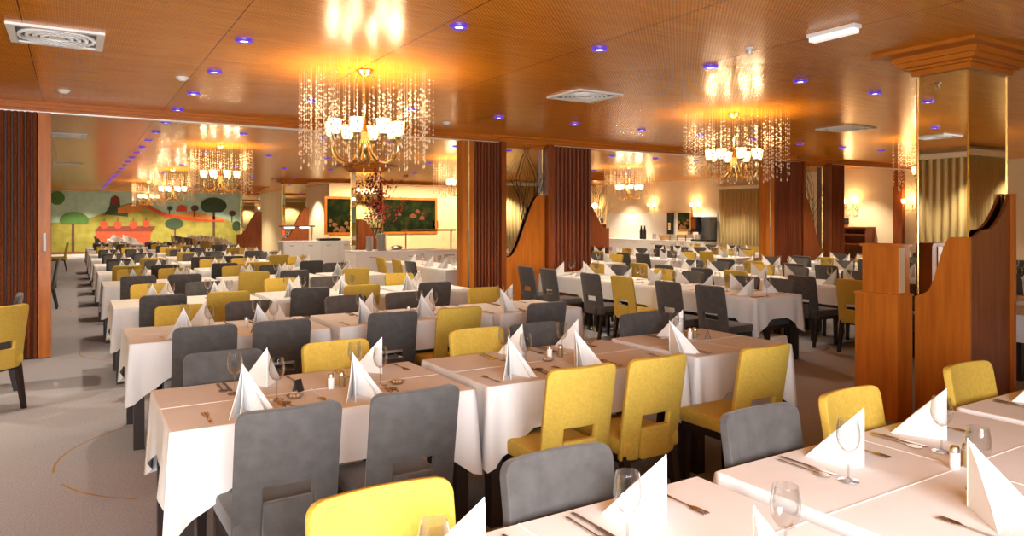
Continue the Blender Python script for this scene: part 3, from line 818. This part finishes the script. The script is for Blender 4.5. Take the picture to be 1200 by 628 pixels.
def vent(x, y, label, s=.30):
    t = thing('ceiling_vent', label, 'vent', (x, y, CH-.0005), 0, 'ceiling vents')
    f = MB(); f.box(-s, s, -s, -s+.05, -.018, 0); f.box(-s, s, s-.05, s, -.018, 0); f.box(-s, -s+.05, -s+.05, s-.05, -.018, 0); f.box(s-.05, s, -s+.05, s-.05, -.018, 0)
    f.build('frame', M['whiteplastic'], t)
    MB().box(-s+.05, s-.05, -s+.05, s-.05, -.006, -.001).build('backing', M['darkgrey'], t)
    g = MB()
    # swirl of angled slats
    for ring in range(2, 6):
        rr = ring*.047; n = 6*ring
        for i in range(n):
            a = 2*PI*i/n; L = .030; c = Vector((rr*math.cos(a), rr*math.sin(a), -.011)); d = Vector((-math.sin(a), math.cos(a), .1))*L
            g.bar(c-d, c+d, .020, .020)
    g.box(-.05,.05,-.05,.05,-.014,-.006)
    g.build('slats', M['whiteplastic'], t)
vent(-.10, 6.27, 'white square swirl air vent in the ceiling above the aisle')
vent(4.78, 6.22, 'white square swirl air vent between the two crystal chandeliers')
vent(9.80, 6.40, 'white square swirl air vent near the big mirror column cornice')
vent(-.10, 13.5, 'white ceiling vent past the partition rail above the aisle')
vent(-.10, 20.5, 'distant white ceiling vent above the aisle nearer the mural')
t = thing('emergency_ceiling_light', 'white box-shaped emergency light on the ceiling near the mirror column cornice', 'lamp', (4.63, 3.12, CH-.0005))
MB().box(-.045,.045,-.19,.19,-.03,0,.006).build('housing', M['whiteplastic'], t); MB().box(-.038,.038,-.175,.175,-.062,-.03,.008).build('diffuser', M['emerg'], t)
def detector(x, y, label):
    t = thing('smoke_detector', label, 'detector', (x, y, CH-.0005))
    MB().lathe([(0,-.035),(.03,-.034),(.045,-.02),(.048,-.014)], 16).build('head', M['whiteplastic'], t, True)
    MB().lathe([(.055,-.014),(.06,0)], 16).build('base', M['whiteplastic'], t, True)
detector(-.08, 8.85, 'round white smoke detector above the folded aisle partition'); detector(.89, 7.45, 'small round white smoke detector beside the file of downlights')
detector(4.45, 8.95, 'round white smoke detector before the narrow partition mirror')
t = thing('ceiling_sprinkler', 'small white sprinkler head on the ceiling above the crystal chandelier reflections', 'sprinkler', (4.56, 3.8, CH-.0005))
MB().lathe([(0,0),(.03,0),(.028,-.01),(.01,-.014),(.009,-.05),(0,-.05)], 12).build('body', M['whiteplastic'], t, True); MB().lathe([(0,-.055),(.022,-.055),(.022,-.052),(0,-.052)], 12).build('deflector', M['steel'], t)

# ------------------------------------------------------------------ mural
YW = YM-.002
t = thing('painted_mural', 'wide painted mural of hills, round trees and a red table covering the far wall', 'mural', (0, YM-.02, 0))
def mp(px, py): x, z = on_plane_y(px, py, YM); return (x, z)
def mur(name, pts, m, lvl):
    MB().prism(pts, 'y', -.012*lvl, -.012*lvl+.010).build(name, M[m], t)
mur('sky_field', [(-2.45,.1),(8.35,.1),(8.35,CH-.04),(-2.45,CH-.04)], 'm_sky', 0)
hill = [mp(*p) for p in ((30,262),(63,261),(90,258),(110,254),(125,248),(140,241),(160,236),(170,237),(182,244),(195,250),(215,254),(232,258),(262,258),(285,262),(300,262))]
mur('hill', hill+[(hill[-1][0], .1), (hill[0][0], .1)], 'm_hill', 1)
def ell(px, py, rx, ry, n=18, lo=-1): return [mp(px+rx*math.cos(2*PI*i/n), py-max(lo*ry, ry*math.sin(2*PI*i/n))) for i in range(n)]
def trunk(px, y0, y1, w=1.5): return [mp(px-w, y0), mp(px+w, y0), mp(px+w, y1), mp(px-w, y1)]
mur('orange_slope', [mp(*p) for p in ((188,251),(212,250),(225,248),(250,253),(268,258),(262,260),(230,260),(205,256))], 'm_orange', 2)
mur('red_path', [mp(*p) for p in ((168,242),(172,241),(196,251),(232,257),(262,258),(262,260),(230,259),(192,254))], 'm_red', 3)
mur('rock', [mp(*p) for p in ((122,251),(128,243),(130,232),(135,229),(140,232),(141,243),(150,250),(150,254))], 'm_dark', 2)
mur('rock_top', ell(135,235,5,5.5), 'm_maroon', 3)
mur('village', [mp(*p) for p in ((138,244),(150,240),(168,239),(168,246),(152,249),(138,250))], 'm_orange', 3)
mur('tree_trunk', trunk(85.5,256,295,1.6), 'm_brown', 2); mur('tree_crown', ell(87,258,17,9.5,20,-.45), 'm_green', 3)
mur('tree_crown', ell(67,232,9,8), 'm_green', 2)
mur('tree_trunk', trunk(250.5,248,290,1.4), 'm_brown', 2); mur('tree_crown', ell(250,241,15.5,9.5,20,-.8), 'm_dark', 3)
mur('tree_trunk', trunk(205,264,280,1), 'm_brown', 2); mur('tree_crown', ell(204,262,11,6), 'm_dark', 3)
mur('tree_crown', ell(277,265,5,6), 'm_dark', 2)
for px, py, r in ((228,244,4.5),(199,244,3.2),(272,250,4)): mur('tree_trunk', trunk(px-.5,py,py+10,.6), 'm_brown', 2); mur('tree_crown', ell(px,py,r,r*.8), 'm_brown' if px > 210 else 'm_dark', 3)
mur('red_cottage', [mp(*p) for p in ((206,248),(207,242),(212,240),(219,242),(219,248))], 'm_red', 3)
mur('table_front', [mp(*p) for p in ((112,271),(177,271),(174,297),(112,297))], 'm_red', 3)
mur('table_edge', [mp(*p) for p in ((111,271),(116,265),(182,265),(178,271))], 'm_maroon', 4)
for px in (122,138,156,171): mur('apple', ell(px,263.5 if px < 165 else 262,4.6,4.4), 'm_red', 5); mur('apple_stem', trunk(px,255,259,.4), 'm_brown', 5)

# ------------------------------------------------------------------ framed paintings
def painting(px0, px1, py0, py1, label):
    x0, z1 = on_plane_y(px0, py0, 27.0); x1, z0 = on_plane_y(px1, py1, 27.0)
    _, z0a = on_plane_y(px0, py1, 27.0); z0 = (z0+z0a)/2
    t = thing('framed_painting', label, 'painting', ((x0+x1)/2, 26.999, (z0+z1)/2)); hx, hz = (x1-x0)/2, (z1-z0)/2; f = .09
    b = MB()
    b.box(-hx, hx, -.05, 0, -hz, -hz+f); b.box(-hx, hx, -.05, 0, hz-f, hz); b.box(-hx, -hx+f, -.05, 0, -hz+f, hz-f); b.box(hx-f, hx, -.05, 0, -hz+f, hz-f)
    b.build('frame', M['oak'], t); MB().box(-hx+f, hx-f, -.03, -.005, -hz+f, hz-f).build('canvas', M['canvas'], t)
    return t, hx, hz
t, hx, hz = painting(380, 418, 230, 275, 'dark garden painting in wooden frame beside the mirror column')
rr = random.Random(5); c = MB()
for i in range(16):
    x, z, r = rr.uniform(-hx+.2, hx-.2), -hz+.16+abs(rr.gauss(0,.16)), rr.uniform(.05,.09)
    c.prism([(x+r*math.cos(q*PI/4), z+r*math.sin(q*PI/4)) for q in range(8)], 'y', -.034-.0004*i, -.03)
c.build('painted_flowers', flat('flower_paint', (.16,.06,.02)), t)
t, hx, hz = painting(446, 512, 231, 274, 'wide dark painting of red cottages in wooden frame above the buffet')
c = MB()
for i, (x, z, w_, h_) in enumerate(((.15,-.02,.30,.16),(.55,-.10,.22,.14),(-.45,.05,.16,.10),(.35,.18,.2,.1))):
    c.prism([(x-w_/2,z-h_/2),(x+w_/2,z-h_/2),(x+w_/2,z+h_*.2),(x,z+h_/2+.05),(x-w_/2,z+h_*.2)], 'y', -.034, -.03)
c.build('painted_cottages', flat('cottage_paint', (.10,.018,.006)), t)

# ------------------------------------------------------------------ buffet counters and what stands on them
def counter(x0, x1, y0, y1, h, label, along='x', doors=3):
    t = thing('buffet_counter', label, 'counter', ((x0+x1)/2, (y0+y1)/2, 0)); a, b_, c, d_ = -(x1-x0)/2, (x1-x0)/2, -(y1-y0)/2, (y1-y0)/2
    MB().box(a+.02, b_-.02, c+.02, d_-.02, .08, h-.04).build('body', M['white'], t)
    MB().box(a+.05, b_-.05, c+.05, d_-.05, 0, .08).build('plinth', M['darkgrey'], t)
    MB().box(a, b_, c, d_, h-.04, h, .006).build('worktop', M['china'], t)
    for i in range(doors):
        if along == 'x':
            w_ = (b_-a-.06)/doors; q = a+.03+i*w_
            dd = MB().box(q+.01, q+w_-.01, c+.005, c+.02, .10, h-.06).build('door', M['white'], t); MB().box(q+w_*.3, q+w_*.55, c-.012, c+.005, h-.14, h-.125).build('handle', M['steel'], dd)
        else:
            w_ = (d_-c-.06)/doors; q = c+.03+i*w_
            dd = MB().box(a+.005, a+.02, q+.01, q+w_-.01, .10, h-.06).build('door', M['white'], t); MB().box(a-.012, a+.005, q+w_*.3, q+w_*.55, h-.14, h-.125).build('handle', M['steel'], dd)
counter(5.15, 7.95, 14.7, 15.5, .93, 'white buffet counter with drawers holding the plate stack and glass guard')
counter(5.25, 7.5, 21.3, 22.0, .97, 'white buffet counter under the heat lamps before the garden painting', doors=4)
counter(17.3, 17.97, 16.3, 22.9, .90, 'long pale serving counter along the sconce-lit wall', 'y', 7)
def heat_guard(x, y, L, z, label, lamps=0, dark=False):
    t = thing('buffet_guard', label, 'sneeze guard', (x, y, z))
    for s in (-1, 1): MB().box(s*L/2-.015, s*L/2+.015, -.015, .015, 0, .42).build('post', M['steel'], t)
    MB().box(-L/2-.05, L/2+.05, -.17, .17, .42, .46).build('shelf', M['darkgrey' if not dark else 'oakdark'], t)
    MB().box(-L/2, L/2, -.20, -.19, .16, .42).build('glass_screen', M['pane'], t)
    for i in range(lamps):
        MB().lathe([(0,.38),(.14,.38),(.16,.42)], 14, (-L/2+L*(i+.5)/lamps, 0, 0)).build('heat_lamp', M['heat'], t)
heat_guard(5.75, 21.65, .9, .97, 'steel heat-lamp guard with two glowing lamps on the white counter', 2)
heat_guard(7.05, 15.1, 1.15, .93, 'steel buffet guard with dark shelf on the white counter', 0, True)
t = thing('griddle', 'black flat griddle on the white counter before the garden painting', 'griddle', (6.7, 21.6, .97))
MB().box(-.33,.33,-.2,.2,.01,.07,.01).build('plate', M['black'], t); MB().box(-.36,-.33,-.05,.05,.04,.06).build('grip', M['steel'], t); MB().box(.33,.36,-.05,.05,.04,.06).build('grip', M['steel'], t); MB().box(-.28,.28,-.15,.15,0,.01).build('foot', M['black'], t)
def plate_stack(x, y, z, r, n, m, name, cat, grp, lab):
    for i in range(n):
        o = MB().lathe([(0,.004),(r*.6,.004),(r,.016),(r,.019),(r*.58,0),(0,0)], 20).build(name, M[m], None, True); o.location = (x, y, z+i*.0185)
        tag(o, lab, cat, grp)
plate_stack(5.83, 14.95, .931, .115, 20, 'china', 'dinner_plate', 'plate', 'plates stacked on the buffet counter', 'white china plate in the tall stack on the buffet counter')
plate_stack(5.56, 14.98, .931, .085, 16, 'china', 'saucer', 'plate', 'saucers stacked on the buffet counter', 'small white saucer in the stack beside the tall plate stack')
t = thing('serving_bowl', 'shallow steel serving bowl on the buffet counter beside the guard', 'bowl', (6.25, 15.1, .931)); MB().lathe([(0,.003),(.08,.003),(.14,.06),(.15,.06),(.085,0),(0,0)], 18).build('bowl_body', M['steel'], t, True); MB().lathe([(.14,.055),(.10,.085),(.02,.10),(0,.10)], 18).build('lid', M['steel'], t, True)

# on the serving counter by the right wall
def ypx(px): return on_plane_x(px, 257, 17.5)[0]
t = thing('coffee_machine', 'dark tall coffee machine with grey side on the serving counter', 'coffee machine', (17.65, ypx(820), .90))
MB().box(-.25,.25,-.36,.30,.0,.06).build('base', M['black'], t); MB().box(-.05,.28,-.34,.05,.06,.80).build('grey_side', M['darkgrey'], t); MB().box(-.22,.20,.05,.32,.30,.80).build('brew_unit', M['black'], t)
MB().box(-.235,-.22,.10,.28,.42,.72).build('display_panel', M['oakdark'], t); MB().box(-.12,.0,.10,.26,.06,.22).build('cup_tray', M['white'], t); MB().box(.10,.22,.08,.30,.06,.30).build('rear_leg', M['black'], t)
t = thing('wall_dispenser', 'black wall dispenser beside a grey glass panel above the serving counter', 'dispenser', (XR-.001, ypx(776), 1.10))
MB().box(-.12,0,-.12,.16,0,.75).build('black_panel', M['black'], t); MB().box(-.14,-.12,-.04,.08,.15,.4).build('drip_window', M['steel'], t); MB().box(-.06,0,-.22,-.12,0,.75).build('white_edge', M['white'], t)
t = thing('glass_panel', 'grey reflective panel on the serving wall beside the black dispenser', 'panel', (XR-.001, ypx(789), 1.0)); MB().box(-.03,0,-.42,.26,0,.85).build('sheet', M['mirror'], t); MB().box(-.035,0,-.45,-.42,0,.87).build('edge', M['oak'], t)
struct(MB().box(XR-.02, XR, 16.3, 22.9, .90, 1.85).build('trim_4', M['white']))
t = thing('bread_basket', 'tan woven bread basket on the serving counter', 'basket', (17.6, ypx(777), .9005)); MB().lathe([(0,.004),(.15,.004),(.22,.16),(.235,.16),(.165,0),(0,0)], 18).build('weave', M['tan'], t, True); MB().lathe([(.228,.155),(.245,.165),(.228,.175)], 18).build('rim', M['tan'], t, True)
t = thing('tray_rack', 'low steel tray rack on the serving counter beside the basket', 'rack', (17.6, ypx(796), .9005))
for k in range(3): MB().box(-.18,.18,-.38,.38,.03+.06*k,.04+.06*k).build('tray', M['steel'], t)
for sx in (-1,1):
    for sy in (-1,1): MB().box(sx*.17-.01, sx*.17+.01, sy*.37-.01, sy*.37+.01, 0, .18).build('post', M['black'], t)
for k, px in enumerate((749, 753)):
    t = thing('dark_bottle', ['dark bottle on the serving counter next to the twin bottle, counter end nearer planter','dark bottle on the serving counter, closer to the black dispenser'][k], 'bottle', (17.6, ypx(px), .9005))
    MB().lathe([(0,0),(.06,0),(.062,.30),(.03,.40),(.025,.46),(0,.46)], 12).build('bottle_body', M['black'], t, True); MB().lathe([(.027,.44),(.027,.49),(0,.49)], 12).build('stopper', M['oakdark'], t, True)
t = thing('carafe', 'small steel carafe on the serving counter between bottles and basket', 'carafe', (17.6, ypx(764), .9005)); MB().lathe([(0,0),(.06,0),(.065,.05),(.05,.17),(.055,.2),(0,.2)], 14).build('vessel', M['steel'], t, True); MB().tube([(.05,0,.17),(.1,0,.15),(.1,0,.07),(.06,0,.05)], .008).build('handle', M['black'], t, True)
t = thing('shelf_cabinet', 'low dark wood shelf cabinet against the cream wall beneath the sconce', 'cabinet', (17.8, 11.45, 0))
a = MB(); a.box(-.19,.19,-.52,-.49,0,1.38); a.box(-.19,.19,.49,.52,0,1.38); a.build('side_panel', M['oakdark'], t); MB().box(-.20,.20,-.54,.54,1.38,1.42).build('top', M['oakdark'], t); MB().box(.17,.19,-.49,.49,0,1.38).build('back_panel', M['oakdark'], t)
for z in (.1,.55,.95,1.2): MB().box(-.18,.17,-.49,.49,z,z+.025).build('shelf', M['oakdark'], t)
t = thing('wall_switch', 'small black switch box on the cream wall above the shelf cabinet', 'switch', (XR-.001, 11.72, 1.57)); MB().box(-.03,0,-.06,.06,-.08,.08,.004).build('box', M['black'], t); MB().box(-.036,-.03,-.02,.02,-.03,.03).build('rocker', M['darkgrey'], t)
t = thing('wall_switch', 'small black switch plate on the cream wall above the buffet guard', 'switch', (13.0-.1, 26.999, 1.35)); MB().box(-.12,.12,-.03,0,-.10,.22,.004).build('box', M['black'], t); MB().box(-.05,.05,-.036,-.03,.0,.1).build('rocker', M['darkgrey'], t)

# ------------------------------------------------------------------ curtains
def curtain(label, axis, at_, a, b_, z0, z1, sign):
    """pleated curtain in plane axis=at_, running from a to b_ along the other axis"""
    t = thing('curtain', label, 'curtain', (at_, (a+b_)/2, 0) if axis == 'x' else ((a+b_)/2, at_, 0))
    n = max(8, int((b_-a)/.028)); L = b_-a; b = MB(); rnd = random.Random(int(a*10))
    lo = []; hi = []
    for i in range(n+1):
        u = -L/2+L*i/n; d = sign*(.07+.024*math.sin(i*1.25+rnd.uniform(-.3,.3))+.01*math.sin(i*.37))
        f = (lambda d_, z: (d_, u, z)) if axis == 'x' else (lambda d_, z: (u, d_, z))
        lo.append(b.bm.verts.new(f(d*1.25, z0))); hi.append(b.bm.verts.new(f(d*.8, z1)))
    for i in range(n): b.bm.faces.new((lo[i], lo[i+1], hi[i+1], hi[i])).smooth = True
    o = b.build('drape', M['curtain'], t, True)
    s = o.modifiers.new('s', 'SOLIDIFY'); s.thickness = .006
    p = MB()
    if axis == 'x': p.box(min(0,sign*.16), max(0,sign*.16), -L/2-.1, L/2+.1, z1, z1+.10)
    else: p.box(-L/2-.1, L/2+.1, min(0,sign*.16), max(0,sign*.16), z1, z1+.10)
    p.build('pelmet', M['wall'], t)
curtain('gold pleated curtain on the cream wall beside the coffee machine', 'x', XR-.001, 14.5, 16.2, .05, 2.58, -1)
curtain('gold pleated curtain on the cream wall seen past the planter end post', 'x', XR-.001, 3.2, 6.5, .05, 2.58, -1)
curtain('gold curtain along the side wall, reflected in the big column mirror', 'x', XL+.001, 2.6, 9.2, .05, 2.80, 1)
curtain('gold curtain along the rear wall, reflected in the big column mirror', 'y', YB+.001, 7.0, 17.5, .05, 2.80, 1)

# ------------------------------------------------------------------ light
def area(name, loc, rot, sx, sy, e, col=(1,1,1)):
    L = bpy.data.lights.new(name, 'AREA'); L.shape = 'RECTANGLE'; L.size = sx; L.size_y = sy; L.energy = e; L.color = col
    o = bpy.data.objects.new(name, L); COL.objects.link(o); o.location = loc; o.rotation_euler = rot; return o
area('flash_fill', ((WX0+WX1)/2, YB-.25, (WZ0+WZ1)/2), (PI/2, 0, 0), WX1-WX0, WZ1-WZ0, 305, (.97,.975,1))  # added frontal fill replacing a camera flash, shone through the made-up window
def spot(x, y, e, col=(1,.72,.38), ang=100, z=CH-.03, tilt=(0,0,0)):
    L = bpy.data.lights.new('downlight_or_fill_beam', 'SPOT'); L.energy = e; L.color = col; L.spot_size = math.radians(ang); L.spot_blend = .6; L.shadow_soft_size = .04  # serves the downlights and the fill spots added where no fitting hangs
    o = bpy.data.objects.new('downlight_or_fill_beam', L); COL.objects.link(o); o.location = (x, y, z); o.rotation_euler = tilt
for X in (8.9, 10.3, 11.7, 13.1, 14.5): spot(X, 25.3, 120, (1,.74,.42), 140, tilt=(math.radians(30),0,0))  # wash spots added to brighten the buffet wall evenly
for X in (9.2, 10.7, 12.2, 13.7): spot(X, 26.72, 9, (1,.74,.42), 110)
for X in (.3, 2.3, 4.3, 6.3): spot(X, 37.4, 320, (1,.85,.6), 120)
WARM = (1,.85,.64)
for Y in (8.29, 12.28, 15.0, 17.6, 20.3, 24.3, 28.2, 32.2, 35.0): spot(1.1, Y, 95, WARM, 130)
for X in (3.55, 6.05, 8.55, 11.05):
    for Y in (8.1, 11.8): spot(X, Y, 105, WARM, 130)
for X in (3.55,6.05):
    for Y in (15.6, 19.3): spot(X, Y, 110, WARM, 130)
for X, Y in ((13.5,11.8),(14.8,15.6),(11.05,19.3),(14.8,19.3),(13.5,8.1),(14.8,4.43)): spot(X, Y, 130, WARM, 130)
for X in (9.5, 12.5, 15.5): spot(X, -.2, 200, WARM, 110)  # fill spots added to brighten the rear curtain the mirrors reflect
for Y in (6.4, 8.5): spot(-1.9, Y, 110, WARM, 100)  # fill spots added for the side-wall curtain reflected in the column
for Y in (28.5, 32.0): spot(7.6, Y, 260, WARM, 110)  # fill spots added to lift the recess wall
spot(6.6, 22.6, 200, WARM, 120)
spot(17.0, 15.3, 160, WARM, 110, tilt=(0,math.radians(15),0))  # fill spot added to brighten the curtain by the coffee machine
for Y in (11.2, 17.0, 20.5, 5.8): spot(17.3, Y, 190, WARM, 110, tilt=(0,math.radians(12),0))  # fill spots added along the sconce wall, no fittings above
w = bpy.data.worlds.new('world'); SC.world = w; w.use_nodes = True
w.node_tree.nodes['Background'].inputs[0].default_value = (.75,.85,1,1); w.node_tree.nodes['Background'].inputs[1].default_value = .6
